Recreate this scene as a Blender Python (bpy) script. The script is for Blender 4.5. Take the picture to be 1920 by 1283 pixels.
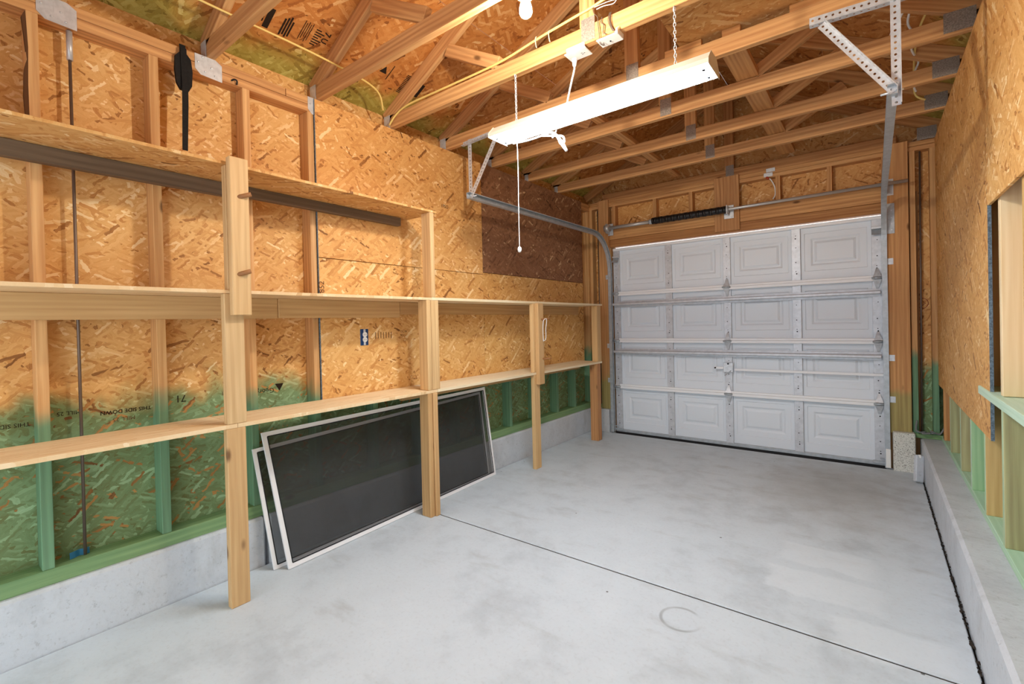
import bpy, bmesh, math, random
from mathutils import Vector, Matrix, Euler
random.seed(7)
for o in list(bpy.data.objects):
    bpy.data.objects.remove(o)
SC = bpy.context.scene
COL = SC.collection

# ------------------------------------------------------------------ camera, world, exposure
F_PX = 883.3435; YAW, PITCH, ROLL = map(math.radians, (37.8446, -0.4673, -1.3663)); CAM_H = 1.2884
fwd = Vector((-math.sin(YAW)*math.cos(PITCH), math.cos(YAW)*math.cos(PITCH), math.sin(PITCH)))
rgt = Vector((math.cos(YAW), math.sin(YAW), 0)); upv = rgt.cross(fwd)
r2 = rgt*math.cos(ROLL)+upv*math.sin(ROLL); u2 = -rgt*math.sin(ROLL)+upv*math.cos(ROLL)
cd = bpy.data.cameras.new('camera'); cam = bpy.data.objects.new('camera', cd); COL.objects.link(cam)
cd.sensor_fit = 'HORIZONTAL'; cd.sensor_width = 36; cd.lens = F_PX/1920*36
cd.shift_x = 8.3408/1920; cd.shift_y = -27.3846/1920; cd.clip_start = .02
cam.matrix_world = Matrix(((r2.x, u2.x, -fwd.x, 0), (r2.y, u2.y, -fwd.y, 0), (r2.z, u2.z, -fwd.z, CAM_H), (0, 0, 0, 1)))
SC.camera = cam
world = bpy.data.worlds.new('world'); SC.world = world; world.use_nodes = True
world.node_tree.nodes['Background'].inputs[0].default_value = (.90, 1.0, 1.10, 1)
world.node_tree.nodes['Background'].inputs[1].default_value = 2.7      # ambient fill, let in by the back end left open for it
SC.view_settings.view_transform = 'Standard'; SC.view_settings.look = 'None'
SC.view_settings.gamma = 1; SC.view_settings.use_curve_mapping = False
SC.view_settings.exposure = 0.0
SC.cycles.diffuse_bounces = 5; SC.cycles.glossy_bounces = 3
BULB_W, TUBE_W = 1450.0, 62.0

# ------------------------------------------------------------------ materials
def lin(c):
    return tuple(((v/255)/12.92 if v/255 <= .04045 else ((v/255+.055)/1.055)**2.4) for v in c)+(1.0,)

class N:
    def __init__(s, name):
        s.m = bpy.data.materials.new(name); s.m.use_nodes = True
        s.t = s.m.node_tree; s.bsdf = s.t.nodes['Principled BSDF']
    def new(s, typ, **k):
        n = s.t.nodes.new(typ)
        for a, b in k.items(): setattr(n, a, b)
        return n
    def link(s, a, b): s.t.links.new(a, b)
    def put(s, sock, v):
        if hasattr(v, 'is_output'): s.link(v, sock)
        elif v is not None: sock.default_value = v
    def math(s, op, a, b=None, c=None, clamp=False):
        n = s.new('ShaderNodeMath', operation=op, use_clamp=clamp)
        s.put(n.inputs[0], a); s.put(n.inputs[1], b)
        if c is not None: s.put(n.inputs[2], c)
        return n.outputs[0]
    def vmath(s, op, a, b=None):
        n = s.new('ShaderNodeVectorMath', operation=op)
        s.put(n.inputs[0], a); s.put(n.inputs[1], b)
        return n.outputs[0]
    def mix(s, f, a, b, blend='MIX'):
        n = s.new('ShaderNodeMix', data_type='RGBA', blend_type=blend)
        s.put(n.inputs[0], f); s.put(n.inputs[6], a); s.put(n.inputs[7], b)
        return n.outputs[2]
    def fmix(s, f, a, b):
        n = s.new('ShaderNodeMix', data_type='FLOAT')
        s.put(n.inputs[0], f); s.put(n.inputs[2], a); s.put(n.inputs[3], b)
        return n.outputs[0]
    def ramp(s, f, stops, interp='LINEAR'):
        n = s.new('ShaderNodeValToRGB'); n.color_ramp.interpolation = interp
        e = n.color_ramp.elements
        while len(e) < len(stops): e.new(.5)
        for i, (p, c) in enumerate(stops): e[i].position = p; e[i].color = c
        s.put(n.inputs[0], f); return n.outputs[0]
    def smooth(s, v, a, b):
        n = s.new('ShaderNodeMapRange', interpolation_type='SMOOTHSTEP')
        s.put(n.inputs[0], v); n.inputs[1].default_value = a; n.inputs[2].default_value = b
        return n.outputs[0]
    def noise(s, vec, scale=1, detail=3, rough=.55):
        n = s.new('ShaderNodeTexNoise'); s.put(n.inputs['Vector'], vec)
        n.inputs['Scale'].default_value = scale; n.inputs['Detail'].default_value = detail
        n.inputs['Roughness'].default_value = rough
        return n.outputs[0]
    def mapping(s, vec, rot=0, scale=(1, 1, 1), loc=(0, 0, 0), typ='POINT'):
        n = s.new('ShaderNodeMapping', vector_type=typ); s.put(n.inputs[0], vec)
        n.inputs[1].default_value = loc; n.inputs[2].default_value = (0, 0, rot); n.inputs[3].default_value = scale
        return n.outputs[0]
    def coords(s):
        tc = s.new('ShaderNodeTexCoord').outputs['Object']
        oi = s.new('ShaderNodeObjectInfo')
        off = s.math('MULTIPLY', oi.outputs['Random'], 37.0)
        cx = s.new('ShaderNodeCombineXYZ'); s.put(cx.inputs[0], off); s.put(cx.inputs[1], s.math('MULTIPLY', off, 1.7)); s.put(cx.inputs[2], off)
        return s.vmath('ADD', tc, cx.outputs[0]), oi
    def pos(s):
        return s.new('ShaderNodeNewGeometry').outputs['Position']
    def sep(s, v):
        n = s.new('ShaderNodeSeparateXYZ'); s.put(n.inputs[0], v); return n.outputs
    def bump(s, h, dist=.002, strength=.6):
        n = s.new('ShaderNodeBump'); n.inputs['Strength'].default_value = strength; n.inputs['Distance'].default_value = dist
        s.put(n.inputs['Height'], h); s.link(n.outputs[0], s.bsdf.inputs['Normal'])
    def out(s, col, rough=.7, metal=0, spec=.3):
        s.put(s.bsdf.inputs['Base Color'], col); s.put(s.bsdf.inputs['Roughness'], rough)
        s.bsdf.inputs['Metallic'].default_value = metal; s.bsdf.inputs['Specular IOR Level'].default_value = spec
        return s.m

def green_mask(n, z0=.97, w=.13):
    """sprayed wood preservative: a stain that reaches about a metre up the framing"""
    p = n.pos(); z = n.sep(p)[2]
    nz = n.noise(n.mapping(p, scale=(3, 3, 2.0)), 1, 3)
    h = n.math('ADD', z, n.math('MULTIPLY', n.math('SUBTRACT', nz, .5), .55))
    return n.math('SUBTRACT', 1.0, n.smooth(h, z0-w/2, z0+w/2))

def osb(name, stops, stain=None, fl=.10, fw=.013, spread=1.0, eave=False, gmix=.85):
    n = N(name); v, oi = n.coords()
    ang = [.05, -.25, .55, -.65, 1.0, -1.15, .3, -.42, .8]
    val = None
    warp = n.noise(v, 16, 3, .6)
    warp2 = n.noise(v, 42, 2)
    wv = n.new('ShaderNodeCombineXYZ'); n.put(wv.inputs[0], n.math('MULTIPLY', n.math('SUBTRACT', warp2, .5), .03)); n.put(wv.inputs[1], n.math('MULTIPLY', n.math('SUBTRACT', warp, .5), .016))
    vv = n.vmath('ADD', v, wv.outputs[0])
    for i, a in enumerate(ang):
        k = random.uniform(.7, 1.4)
        if val is None: vi = vv
        else:      # chained to the layer before, so that the layers are worked out one after the other
            ch = n.new('ShaderNodeVectorMath', operation='MULTIPLY_ADD'); n.put(ch.inputs[0], val)
            ch.inputs[1].default_value = (1e-9, 1e-9, 1e-9); n.put(ch.inputs[2], vv); vi = ch.outputs[0]
        m = n.sep(n.mapping(vi, rot=a*spread, scale=(fl*k, fw*random.uniform(.75, 1.35), 1), loc=(i*3.37, i*7.13, 0), typ='TEXTURE'))
        row = n.math('FLOOR', m[1])
        w1 = n.new('ShaderNodeTexWhiteNoise', noise_dimensions='1D'); n.put(w1.inputs['W'], row)
        cell = n.math('FLOOR', n.math('ADD', m[0], n.math('MULTIPLY', w1.outputs[0], 7.0)))
        cx = n.new('ShaderNodeCombineXYZ'); n.put(cx.inputs[0], cell); n.put(cx.inputs[1], row); cx.inputs[2].default_value = i*1.7
        w2 = n.new('ShaderNodeTexWhiteNoise', noise_dimensions='3D'); n.put(w2.inputs['Vector'], cx.outputs[0])
        sp = n.new('ShaderNodeSeparateColor'); n.link(w2.outputs[1], sp.inputs[0])
        c3 = n.new('ShaderNodeCombineXYZ'); n.put(c3.inputs[0], m[0]); n.put(c3.inputs[1], m[1]); n.put(c3.inputs[2], sp.outputs[0])
        if val is None: val = c3.outputs[0]
        else:
            mv = n.new('ShaderNodeMix', data_type='VECTOR'); n.put(mv.inputs[0], n.math('GREATER_THAN', sp.outputs[1], .74))
            n.put(mv.inputs[4], val); n.put(mv.inputs[5], c3.outputs[0]); val = mv.outputs[1]
    grain = n.noise(n.mapping(val, scale=(1.1, 5.5, 31.0)), 1, 3, .6)      # wood streaks run along each strand
    val = n.sep(val)[2]
    # most strands are close in tone, a few are dark or pale
    c_ = n.math('SUBTRACT', val, .5)
    val = n.math('ADD', .5, n.math('ADD', n.math('MULTIPLY', c_, .34), n.math('MULTIPLY', n.math('POWER', n.math('MULTIPLY', c_, 2), 7), .34)))
    big = n.noise(v, 1.6, 3)
    f = n.math('ADD', n.math('MULTIPLY', val, .68), n.math('MULTIPLY', grain, .36))
    f = n.math('ADD', f, n.math('MULTIPLY', n.math('SUBTRACT', big, .5), .35))
    col = n.ramp(f, stops)
    col = n.mix(1.0, col, oi.outputs['Color'], 'MULTIPLY')
    if stain:
        g = n.ramp(f, [(.12, lin((78, 72, 44))), (.34, lin((82, 108, 66))), (.5, lin((84, 134, 94))), (.66, lin((106, 154, 114))), (.9, lin((140, 186, 144)))])
        keep = n.math('SUBTRACT', 1.0, n.math('MULTIPLY', n.math('LESS_THAN', val, .24), .75))
        col = n.mix(n.math('MULTIPLY', n.math('MULTIPLY', green_mask(n, stain), keep), gmix), col, g)
    if eave:
        x = n.sep(n.pos())[0]
        d = n.math('ABSOLUTE', n.math('ADD', x, 1.13))
        d = n.math('ADD', d, n.math('MULTIPLY', n.math('SUBTRACT', n.noise(n.pos(), 3, 3), .5), .5))
        col = n.mix(n.math('MULTIPLY', n.smooth(d, 1.38, 1.60), .8), col, n.ramp(f, [(.1, lin((98, 90, 34))), (.5, lin((156, 150, 66))), (.9, lin((198, 196, 110)))]))
    n.bump(f, .0015, .5)
    return n.out(col, .62, 0, .25)

def wood(name, light, dark, stain=None, knots=True, green_c=(106, 170, 132), gmix=.9, grey=0):
    n = N(name); v, oi = n.coords()
    g1 = n.noise(n.mapping(v, scale=(1.6, 55, 55)), 1, 4, .6)
    wob = n.noise(n.mapping(v, scale=(1.1, 7, 7)), 1, 2)
    y = n.sep(v)
    ph = n.math('ADD', n.math('MULTIPLY', n.math('ADD', y[1], y[2]), 210), n.math('MULTIPLY', wob, 16))
    rings = n.math('MULTIPLY_ADD', n.math('SINE', ph), .5, .5)
    f = n.math('ADD', n.math('MULTIPLY', g1, .82), n.math('MULTIPLY', rings, .16))
    col = n.ramp(f, [(.25, lin(light)), (.75, lin(dark))])
    big = n.noise(n.mapping(v, scale=(1.2, 4, 4)), 1, 2)
    col = n.mix(n.math('MULTIPLY', n.smooth(big, .45, .75), .35), col, lin(dark))
    if knots:
        vo = n.new('ShaderNodeTexVoronoi'); n.put(vo.inputs['Vector'], n.mapping(v, scale=(4.5, 11, 11))); vo.inputs['Scale'].default_value = 1
        sp = n.new('ShaderNodeSeparateColor'); n.link(vo.outputs['Color'], sp.inputs[0])
        k = n.math('MULTIPLY', n.math('SUBTRACT', 1, n.smooth(vo.outputs['Distance'], .06, .2)), n.math('GREATER_THAN', sp.outputs[0], .80))
        col = n.mix(n.math('MULTIPLY', k, .8), col, lin((86, 50, 26)))
    col = n.mix(1.0, col, oi.outputs['Color'], 'MULTIPLY')
    if stain:
        gc = n.mix(f, lin(green_c), lin(tuple(c*.62 for c in green_c)))
        col = n.mix(n.math('MULTIPLY', green_mask(n, stain), gmix), col, gc)
    n.bump(f, .0008, .4)
    return n.out(col, .6, 0, .25)

OSB_STOPS = [(.12, lin((118, 76, 40))), (.30, lin((192, 136, 76))), (.48, lin((212, 162, 98))), (.66, lin((224, 180, 118))), (.88, lin((240, 214, 166)))]
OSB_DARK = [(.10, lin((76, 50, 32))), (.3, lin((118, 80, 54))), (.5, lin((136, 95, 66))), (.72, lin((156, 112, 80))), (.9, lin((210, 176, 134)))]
OSB_PALE = [(.1, lin((196, 156, 108))), (.35, lin((224, 192, 146))), (.6, lin((232, 206, 164))), (.9, lin((240, 222, 188)))]
M = {}
M['osb'] = osb('oriented_strand_board', OSB_STOPS)
M['osb_stain'] = osb('stained_strand_board', OSB_STOPS, stain=.98)
M['osb_far'] = osb('far_strand_board', OSB_STOPS, stain=.9, spread=1.3)
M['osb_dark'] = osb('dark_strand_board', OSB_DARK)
M['osb_roof'] = osb('roof_strand_board', [(.1, lin((90, 52, 24))), (.30, lin((170, 106, 50))), (.5, lin((198, 134, 70))), (.68, lin((212, 154, 90))), (.9, lin((236, 200, 146)))], fl=.12, fw=.017, eave=True, spread=1.2)
M['osb_shelf'] = osb('shelf_strand_board', OSB_PALE, fl=.2, fw=.008, spread=.12)
M['stud'] = wood('stained_stud', (226, 184, 128), (186, 134, 82), stain=.95)
M['stud_r'] = wood('mint_stud', (226, 190, 128), (178, 130, 72), stain=.95, green_c=(164, 206, 172), gmix=.5)
M['mint'] = wood('mint_board', (204, 226, 206), (172, 204, 176), knots=True)
M['plate_g'] = wood('green_sill_wood', (138, 168, 116), (106, 140, 94), knots=True)
M['truss'] = wood('truss_lumber', (222, 174, 116), (170, 116, 70))
M['pine'] = wood('pale_pine', (220, 188, 140), (192, 154, 106))
M['pine_w'] = wood('white_pine_shelf', (240, 226, 196), (224, 202, 160), knots=False)
M['cedar'] = wood('reddish_post', (204, 154, 102), (162, 106, 66))
M['jamb'] = wood('jamb_lumber', (214, 166, 110), (174, 120, 74), stain=.62, green_c=(150, 176, 110), gmix=.55)
M['cleat'] = wood('grey_cleat_wood', (128, 108, 86), (92, 76, 60), knots=False)

def plain(name, c, rough=.5, metal=0, spec=.4, noise_amt=0, nscale=30, bump=0):
    n = N(name); col = lin(c)
    if noise_amt:
        v, oi = n.coords(); f = n.noise(v, nscale, 4)
        col = n.mix(n.smooth(f, .3, .7), lin(tuple(x*(1-noise_amt) for x in c)), lin(tuple(min(255, x*(1+noise_amt*.5)) for x in c)))
        if bump: n.bump(f, bump, .5)
    return n.out(col, rough, metal, spec)
M['galv'] = plain('galvanised_steel', (206, 210, 214), .4, .35, .5, .06, 40)
M['galv_d'] = plain('dull_track_steel', (180, 187, 192), .4, .3, .5, .06, 30)
M['steel_door'] = plain('door_stile_steel', (204, 207, 212), .42, .25, .5, .05, 26)
M['white_m'] = plain('white_painted_rail', (240, 242, 244), .4)
M['nailplate'] = plain('truss_nail_plate', (158, 148, 136), .5, .5, .5, .16, 160, .001)
M['shaft'] = plain('shaft_steel', (186, 184, 180), .3, .4, .5)
M['black'] = plain('black_webbing', (26, 25, 24), .7, 0, .2, .2, 90, .001)
M['blackp'] = plain('black_spring_cover', (30, 29, 30), .35)
M['hole'] = plain('dark_hole', (34, 34, 36), .9)
M['white'] = plain('white_plastic', (238, 238, 234), .35)
M['fixture'] = plain('fixture_enamel', (186, 181, 168), .4)
M['white_cord'] = plain('white_cord', (232, 232, 228), .5)
M['yellow_cord'] = plain('yellow_cable_sheath', (226, 198, 116), .45)
M['cream_cord'] = plain('cream_cable_sheath', (222, 206, 160), .5)
M['grey_cord'] = plain('bare_wire', (120, 104, 92), .4, .5)
M['grey_cable'] = plain('grey_cable_sheath', (120, 124, 124), .5)
M['blue'] = plain('blue_box_plastic', (22, 58, 104), .4)
M['bluetag'] = plain('blue_label', (70, 150, 190), .45)
M['blue_edge'] = plain('blue_painted_board_edge', (104, 120, 132), .8, 0, .2, .25, 120, .001)
M['ink'] = plain('black_stamp_ink', (44, 34, 26), .9, 0, .1)
M['ink2'] = plain('brown_stamp_ink', (96, 66, 44), .9, 0, .1)
M['red'] = plain('red_marker_paint', (136, 44, 34), .8)
M['frame_al'] = plain('screen_frame_aluminium', (240, 240, 240), .4, .05)
M['dowel'] = plain('dowel_wood', (150, 102, 60), .6)
M['redcap'] = plain('red_wire_cap', (178, 66, 34), .5)

# door skin: stucco-embossed white steel
n = N('embossed_white_skin'); v, oi = n.coords()
f = n.noise(n.mapping(v, scale=(120, 60, 60)), 1, 3)
n.bump(f, .0008, .5); M['skin'] = n.out(lin((222, 229, 236)), .42, 0, .4)

# insect mesh: dark, part see-through
n = N('insect_mesh'); tr = n.new('ShaderNodeBsdfTransparent'); mx = n.new('ShaderNodeMixShader')
v, oi = n.coords(); f = n.noise(v, 6, 4)
n.out(n.mix(f, lin((50, 50, 50)), lin((74, 74, 73))), .6, 0, .3)
mx.inputs[0].default_value = .52
n.link(tr.outputs[0], mx.inputs[1]); n.link(n.bsdf.outputs[0], mx.inputs[2])
n.link(mx.outputs[0], n.t.nodes['Material Output'].inputs['Surface']); M['mesh'] = n.m

def emit(name, c, s):
    n = N(name); n.bsdf.inputs['Base Color'].default_value = (.9, .9, .9, 1)
    n.bsdf.inputs['Emission Color'].default_value = c; n.bsdf.inputs['Emission Strength'].default_value = s
    return n.m
M['bulb'] = emit('lit_bulb_glass', (1.0, .90, .76, 1), BULB_W)
M['tube'] = emit('lit_tube_lens', (.84, .97, 1.10, 1), TUBE_W)

# concrete
def concrete(name, base, floor=False):
    n = N(name); p = n.pos()
    a = n.noise(p, 1.3, 5, .6); b = n.noise(p, 5.5, 5, .65); c = n.noise(p, 60, 4, .6)
    d = n.noise(n.mapping(p, scale=(2.2, 7, 3)), 1, 5, .6)
    col = n.ramp(n.math('ADD', n.math('MULTIPLY', a, .55), n.math('MULTIPLY', b, .45)), [(.3, lin(tuple(x*.87 for x in base))), (.5, lin(base)), (.72, lin(tuple(min(255, x*1.04) for x in base)))])
    col = n.mix(n.math('MULTIPLY', n.smooth(d, .56, .78), .45), col, lin((158, 160, 156)))
    col = n.mix(n.math('MULTIPLY', n.smooth(c, .5, .75), .18), col, lin((150, 150, 150)))
    h = n.math('ADD', n.math('MULTIPLY', c, .6), n.math('MULTIPLY', b, .8))
    if floor:
        x, y, z = n.sep(p)
        # tyre-darkened corner by the door
        dx = n.math('MULTIPLY', n.math('ADD', x, .25), 1.5); dy = n.math('SUBTRACT', y, 4.25)
        r = n.math('SQRT', n.math('ADD', n.math('POWER', dx, 2), n.math('POWER', dy, 2)))
        r = n.math('ADD', r, n.math('MULTIPLY', n.math('SUBTRACT', b, .5), 1.0))
        col = n.mix(n.math('MULTIPLY', n.math('SUBTRACT', 1, n.smooth(r, .2, 1.1)), .42), col, lin((158, 156, 148)))
        # pale trowel patches
        for (x0, x1, y0, y1) in ((-.44, .02, 2.53, 2.78), (-.42, -.02, 2.86, 3.1), (-.15, .22, 2.2, 2.45)):
            wob = n.math('MULTIPLY', n.math('SUBTRACT', b, .5), .12)
            fx = n.math('MULTIPLY', n.smooth(n.math('ADD', x, wob), x0-.02, x0+.02), n.math('SUBTRACT', 1, n.smooth(n.math('ADD', x, wob), x1-.05, x1+.05)))
            fy = n.math('MULTIPLY', n.smooth(n.math('ADD', y, wob), y0-.015, y0+.015), n.math('SUBTRACT', 1, n.smooth(n.math('ADD', y, wob), y1-.015, y1+.015)))
            col = n.mix(n.math('MULTIPLY', n.math('MULTIPLY', fx, fy), .36), col, lin((224, 231, 235)))
        # ring left by a can
        rr = n.math('SQRT', n.math('ADD', n.math('POWER', n.math('ADD', x, .672), 2), n.math('POWER', n.math('SUBTRACT', y, 2.03), 2)))
        ring = n.math('SUBTRACT', 1, n.smooth(n.math('ABSOLUTE', n.math('SUBTRACT', rr, .082)), .002, .011))
        ring = n.math('MULTIPLY', ring, n.smooth(n.noise(p, 4, 2), .3, .5))
        col = n.mix(n.math('MULTIPLY', ring, .7), col, lin((142, 146, 148)))
        sp = n.new('ShaderNodeTexVoronoi'); n.put(sp.inputs['Vector'], n.mapping(p, scale=(7, 7, 7))); sp.inputs['Scale'].default_value = 1
        ss = n.new('ShaderNodeSeparateColor'); n.link(sp.outputs['Color'], ss.inputs[0])
        k = n.math('MULTIPLY', n.math('LESS_THAN', sp.outputs['Distance'], .045), n.math('GREATER_THAN', ss.outputs[0], .8))
        col = n.mix(n.math('MULTIPLY', k, .8), col, lin((70, 68, 64)))
        n.bump(h, .0015, .35)
    else:
        col = n.mix(n.math('MULTIPLY', n.smooth(n.noise(p, 38, 5, .7), .58, .68), .3), col, lin((120, 120, 116)))
        n.bump(h, .006, .6)
    return n.out(col, .62, 0, .3)
M['floor'] = concrete('slab_concrete', (199, 208, 213), True)
M['curb'] = concrete('curb_concrete', (200, 205, 210))
n = N('speckled_concrete'); v, oi = n.coords()
f = n.noise(v, 130, 5, .8); n.bump(f, .003, .6)
M['speckle'] = n.out(n.ramp(f, [(.38, lin((96, 94, 84))), (.46, lin((214, 214, 204))), (.7, lin((232, 232, 226)))]), .8, 0, .2)
M['dirt'] = plain('dark_soil', (52, 46, 40), .95, 0, .1, .4, 60, .004)

# ------------------------------------------------------------------ builders
WM = {}
def reg(o, mw, parent=None):
    WM[o.name] = mw.copy()
    if parent is not None:
        o.parent = parent
        o.matrix_parent_inverse = WM[parent.name].inverted()
    o.matrix_basis = mw
    return o

def thing(name, label, cat, loc=(0, 0, 0), group=None, kind=None, parent=None):
    o = bpy.data.objects.new(name, None); COL.objects.link(o); o.empty_display_size = .1
    reg(o, Matrix.Translation(loc), parent)
    if label: o['label'] = label
    if cat: o['category'] = cat
    if group: o['group'] = group
    if kind: o['kind'] = kind
    return o

def part(name, parent=None):
    return thing(name, None, None, WM[parent.name].translation, parent=parent)

def tag(o, label=None, cat=None, group=None, kind=None):
    for k, v in (('label', label), ('category', cat), ('group', group), ('kind', kind)):
        if v: o[k] = v
    return o

def obj(name, bm, mat, parent=None, mw=Matrix(), tint=None, smooth=False):
    me = bpy.data.meshes.new(name); bm.to_mesh(me); bm.free()
    mats = mat if isinstance(mat, (list, tuple)) else [mat]
    for m in mats: me.materials.append(M[m])
    if smooth:
        for p in me.polygons: p.use_smooth = True
    o = bpy.data.objects.new(name, me); COL.objects.link(o)
    if tint: o.color = (tint[0], tint[1], tint[2], 1)
    return reg(o, mw, parent)

def bm_box(bm, c, s, rot=None, mi=0):
    r = bmesh.ops.create_cube(bm, size=1)
    mat = Matrix.Translation(c) @ (rot or Matrix()) @ Matrix.Diagonal((s[0], s[1], s[2], 1))
    bmesh.ops.transform(bm, matrix=mat, verts=r['verts'])
    for v in r['verts']:
        for f in v.link_faces: f.material_index = mi
    return r['verts']

def frame(xa, ya):
    xa = Vector(xa).normalized(); ya = (Vector(ya)-xa*Vector(ya).dot(xa)).normalized(); za = xa.cross(ya)
    return Matrix(((xa.x, ya.x, za.x, 0), (xa.y, ya.y, za.y, 0), (xa.z, ya.z, za.z, 0), (0, 0, 0, 1)))

def rnd_tint(a=.08, base=(1, 1, 1)):
    k = 1+random.uniform(-a, a)
    return (base[0]*k, base[1]*k*random.uniform(1-a*.2, 1+a*.2), base[2]*k*random.uniform(1-a*.4, 1+a*.4))

def box(name, parent, x, y, z, mat, tint=None, bev=.002, mw0=Matrix(), along=None):
    """axis-aligned box; local X runs along its longest side, local Z through its thickness"""
    d = [x[1]-x[0], y[1]-y[0], z[1]-z[0]]; c = ((x[0]+x[1])/2, (y[0]+y[1])/2, (z[0]+z[1])/2)
    order = sorted(range(3), key=lambda i: -d[i])
    if along is not None and order[1] == along: order[0], order[1] = order[1], order[0]
    ax = [Vector((1, 0, 0)), Vector((0, 1, 0)), Vector((0, 0, 1))]
    R = frame(ax[order[0]], ax[order[1]])
    bm = bmesh.new(); bm_box(bm, (0, 0, 0), (d[order[0]], d[order[1]], d[order[2]]))
    if bev: bmesh.ops.bevel(bm, geom=bm.edges[:], offset=min(bev, d[order[2]]*.3), segments=1, affect='EDGES')
    return obj(name, bm, mat, parent, mw0 @ Matrix.Translation(c) @ R, tint or rnd_tint())

def board(name, parent, p0, p1, w, t, wdir, mat, tint=None, bev=.002, ext=0):
    p0 = Vector(p0); p1 = Vector(p1); d = p1-p0; L = d.length+2*ext
    bm = bmesh.new(); bm_box(bm, (0, 0, 0), (L, w, t))
    if bev: bmesh.ops.bevel(bm, geom=bm.edges[:], offset=min(bev, t*.3), segments=1, affect='EDGES')
    return obj(name, bm, mat, parent, Matrix.Translation((p0+p1)/2) @ frame(d, wdir), tint or rnd_tint())

def cyl(name, parent, p0, p1, r, mat, seg=16, r1=None, tint=None):
    p0 = Vector(p0); p1 = Vector(p1); d = p1-p0
    bm = bmesh.new(); bmesh.ops.create_cone(bm, cap_ends=True, segments=seg, radius1=r, radius2=r if r1 is None else r1, depth=d.length)
    up = Vector((0, 0, 1)) if abs(d.normalized().z) < .9 else Vector((1, 0, 0))
    R = frame(up.cross(d), d.cross(up.cross(d)))   # local Z along d
    za = d.normalized(); xa = up.cross(za).normalized(); ya = za.cross(xa)
    R = Matrix(((xa.x, ya.x, za.x, 0), (xa.y, ya.y, za.y, 0), (xa.z, ya.z, za.z, 0), (0, 0, 0, 1)))
    o = obj(name, bm, mat, parent, Matrix.Translation((p0+p1)/2) @ R, tint)
    for p in o.data.polygons: p.use_smooth = len(p.vertices) == 4
    return o

def catmull(pts, k=8, closed=False):
    P = [Vector(p) for p in pts]; out = []
    n_ = len(P)
    for i in range(n_-1):
        a = P[max(i-1, 0)]; b = P[i]; c = P[i+1]; d = P[min(i+2, n_-1)]
        for j in range(k):
            t = j/k
            out.append(.5*((2*b)+(-a+c)*t+(2*a-5*b+4*c-d)*t*t+(-a+3*b-3*c+d)*t**3))
    out.append(P[-1]); return out

def bm_tube(bm, path, r, seg=8, caps=True):
    rings = []; prev = None
    for i, p in enumerate(path):
        t = (path[min(i+1, len(path)-1)]-path[max(i-1, 0)]).normalized()
        if prev is None:
            a = Vector((0, 0, 1)) if abs(t.z) < .9 else Vector((1, 0, 0)); nrm = a.cross(t).normalized()
        else:
            nrm = (prev-t*prev.dot(t)).normalized()
        prev = nrm; b = t.cross(nrm)
        rings.append([bm.verts.new(p+(nrm*math.cos(2*math.pi*j/seg)+b*math.sin(2*math.pi*j/seg))*r) for j in range(seg)])
    for A, B in zip(rings, rings[1:]):
        for j in range(seg):
            f = bm.faces.new((A[j], A[(j+1) % seg], B[(j+1) % seg], B[j])); f.smooth = True
    if caps:
        bm.faces.new(rings[0][::-1]); bm.faces.new(rings[-1])

def tube(name, parent, pts, r, mat, k=8, seg=8, smooth_path=True):
    path = catmull(pts, k) if smooth_path else [Vector(p) for p in pts]
    o0 = path[0].copy(); bm = bmesh.new(); bm_tube(bm, [p-o0 for p in path], r, seg)
    return obj(name, bm, mat, parent, Matrix.Translation(o0))

def sweep(bm, path, prof, side, closed=True):
    """profile (a along SIDE, b along side x tangent) carried along a planar path"""
    side = Vector(side); rings = []
    for i, p in enumerate(path):
        t = (path[min(i+1, len(path)-1)]-path[max(i-1, 0)]).normalized(); nrm = side.cross(t).normalized()
        rings.append([bm.verts.new(p+side*a+nrm*b) for a, b in prof])
    k = len(prof)
    for A, B in zip(rings, rings[1:]):
        for j in range(k if closed else k-1): bm.faces.new((A[j], A[(j+1) % k], B[(j+1) % k], B[j]))
    bm.faces.new(rings[0][::-1]); bm.faces.new(rings[-1])
    bmesh.ops.recalc_face_normals(bm, faces=bm.faces[:])

def bm_perf(bm, L, w, pitch, hr, t, R=Matrix()):
    """perforated flat strip with real holes, along local X, width along local Y, from the origin"""
    n_ = max(1, int(round(L/pitch))); s = L/n_
    vs = {}
    def V(x, y, z):
        k = (round(x, 5), round(y, 5), round(z, 5))
        if k not in vs: vs[k] = bm.verts.new(R @ Vector(k))
        return vs[k]
    for i in range(n_):
        cx = (i+.5)*s; hw = s/2; hh = w/2
        sq = [(hw, 0), (hw, hh), (0, hh), (-hw, hh), (-hw, 0), (-hw, -hh), (0, -hh), (hw, -hh)]
        for z in (0, t):
            for j in range(8):
                a, b = sq[j], sq[(j+1) % 8]; h0 = (hr*math.cos(j*math.pi/4), hr*math.sin(j*math.pi/4)); h1 = (hr*math.cos((j+1)*math.pi/4), hr*math.sin((j+1)*math.pi/4))
                try: bm.faces.new([V(cx+q[0], hh+q[1], z) for q in (a, b, h1, h0)])
                except ValueError: pass
        for j in range(8):
            h0 = (hr*math.cos(j*math.pi/4), hr*math.sin(j*math.pi/4)); h1 = (hr*math.cos((j+1)*math.pi/4), hr*math.sin((j+1)*math.pi/4))
            try: bm.faces.new((V(cx+h0[0], hh+h0[1], 0), V(cx+h1[0], hh+h1[1], 0), V(cx+h1[0], hh+h1[1], t), V(cx+h0[0], hh+h0[1], t)))
            except ValueError: pass
    for y in (0, w):
        for i in range(n_):
            for x0, x1 in ((i*s, (i+.5)*s), ((i+.5)*s, (i+1)*s)):
                try: bm.faces.new((V(x0, y, 0), V(x1, y, 0), V(x1, y, t), V(x0, y, t)))
                except ValueError: pass

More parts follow.
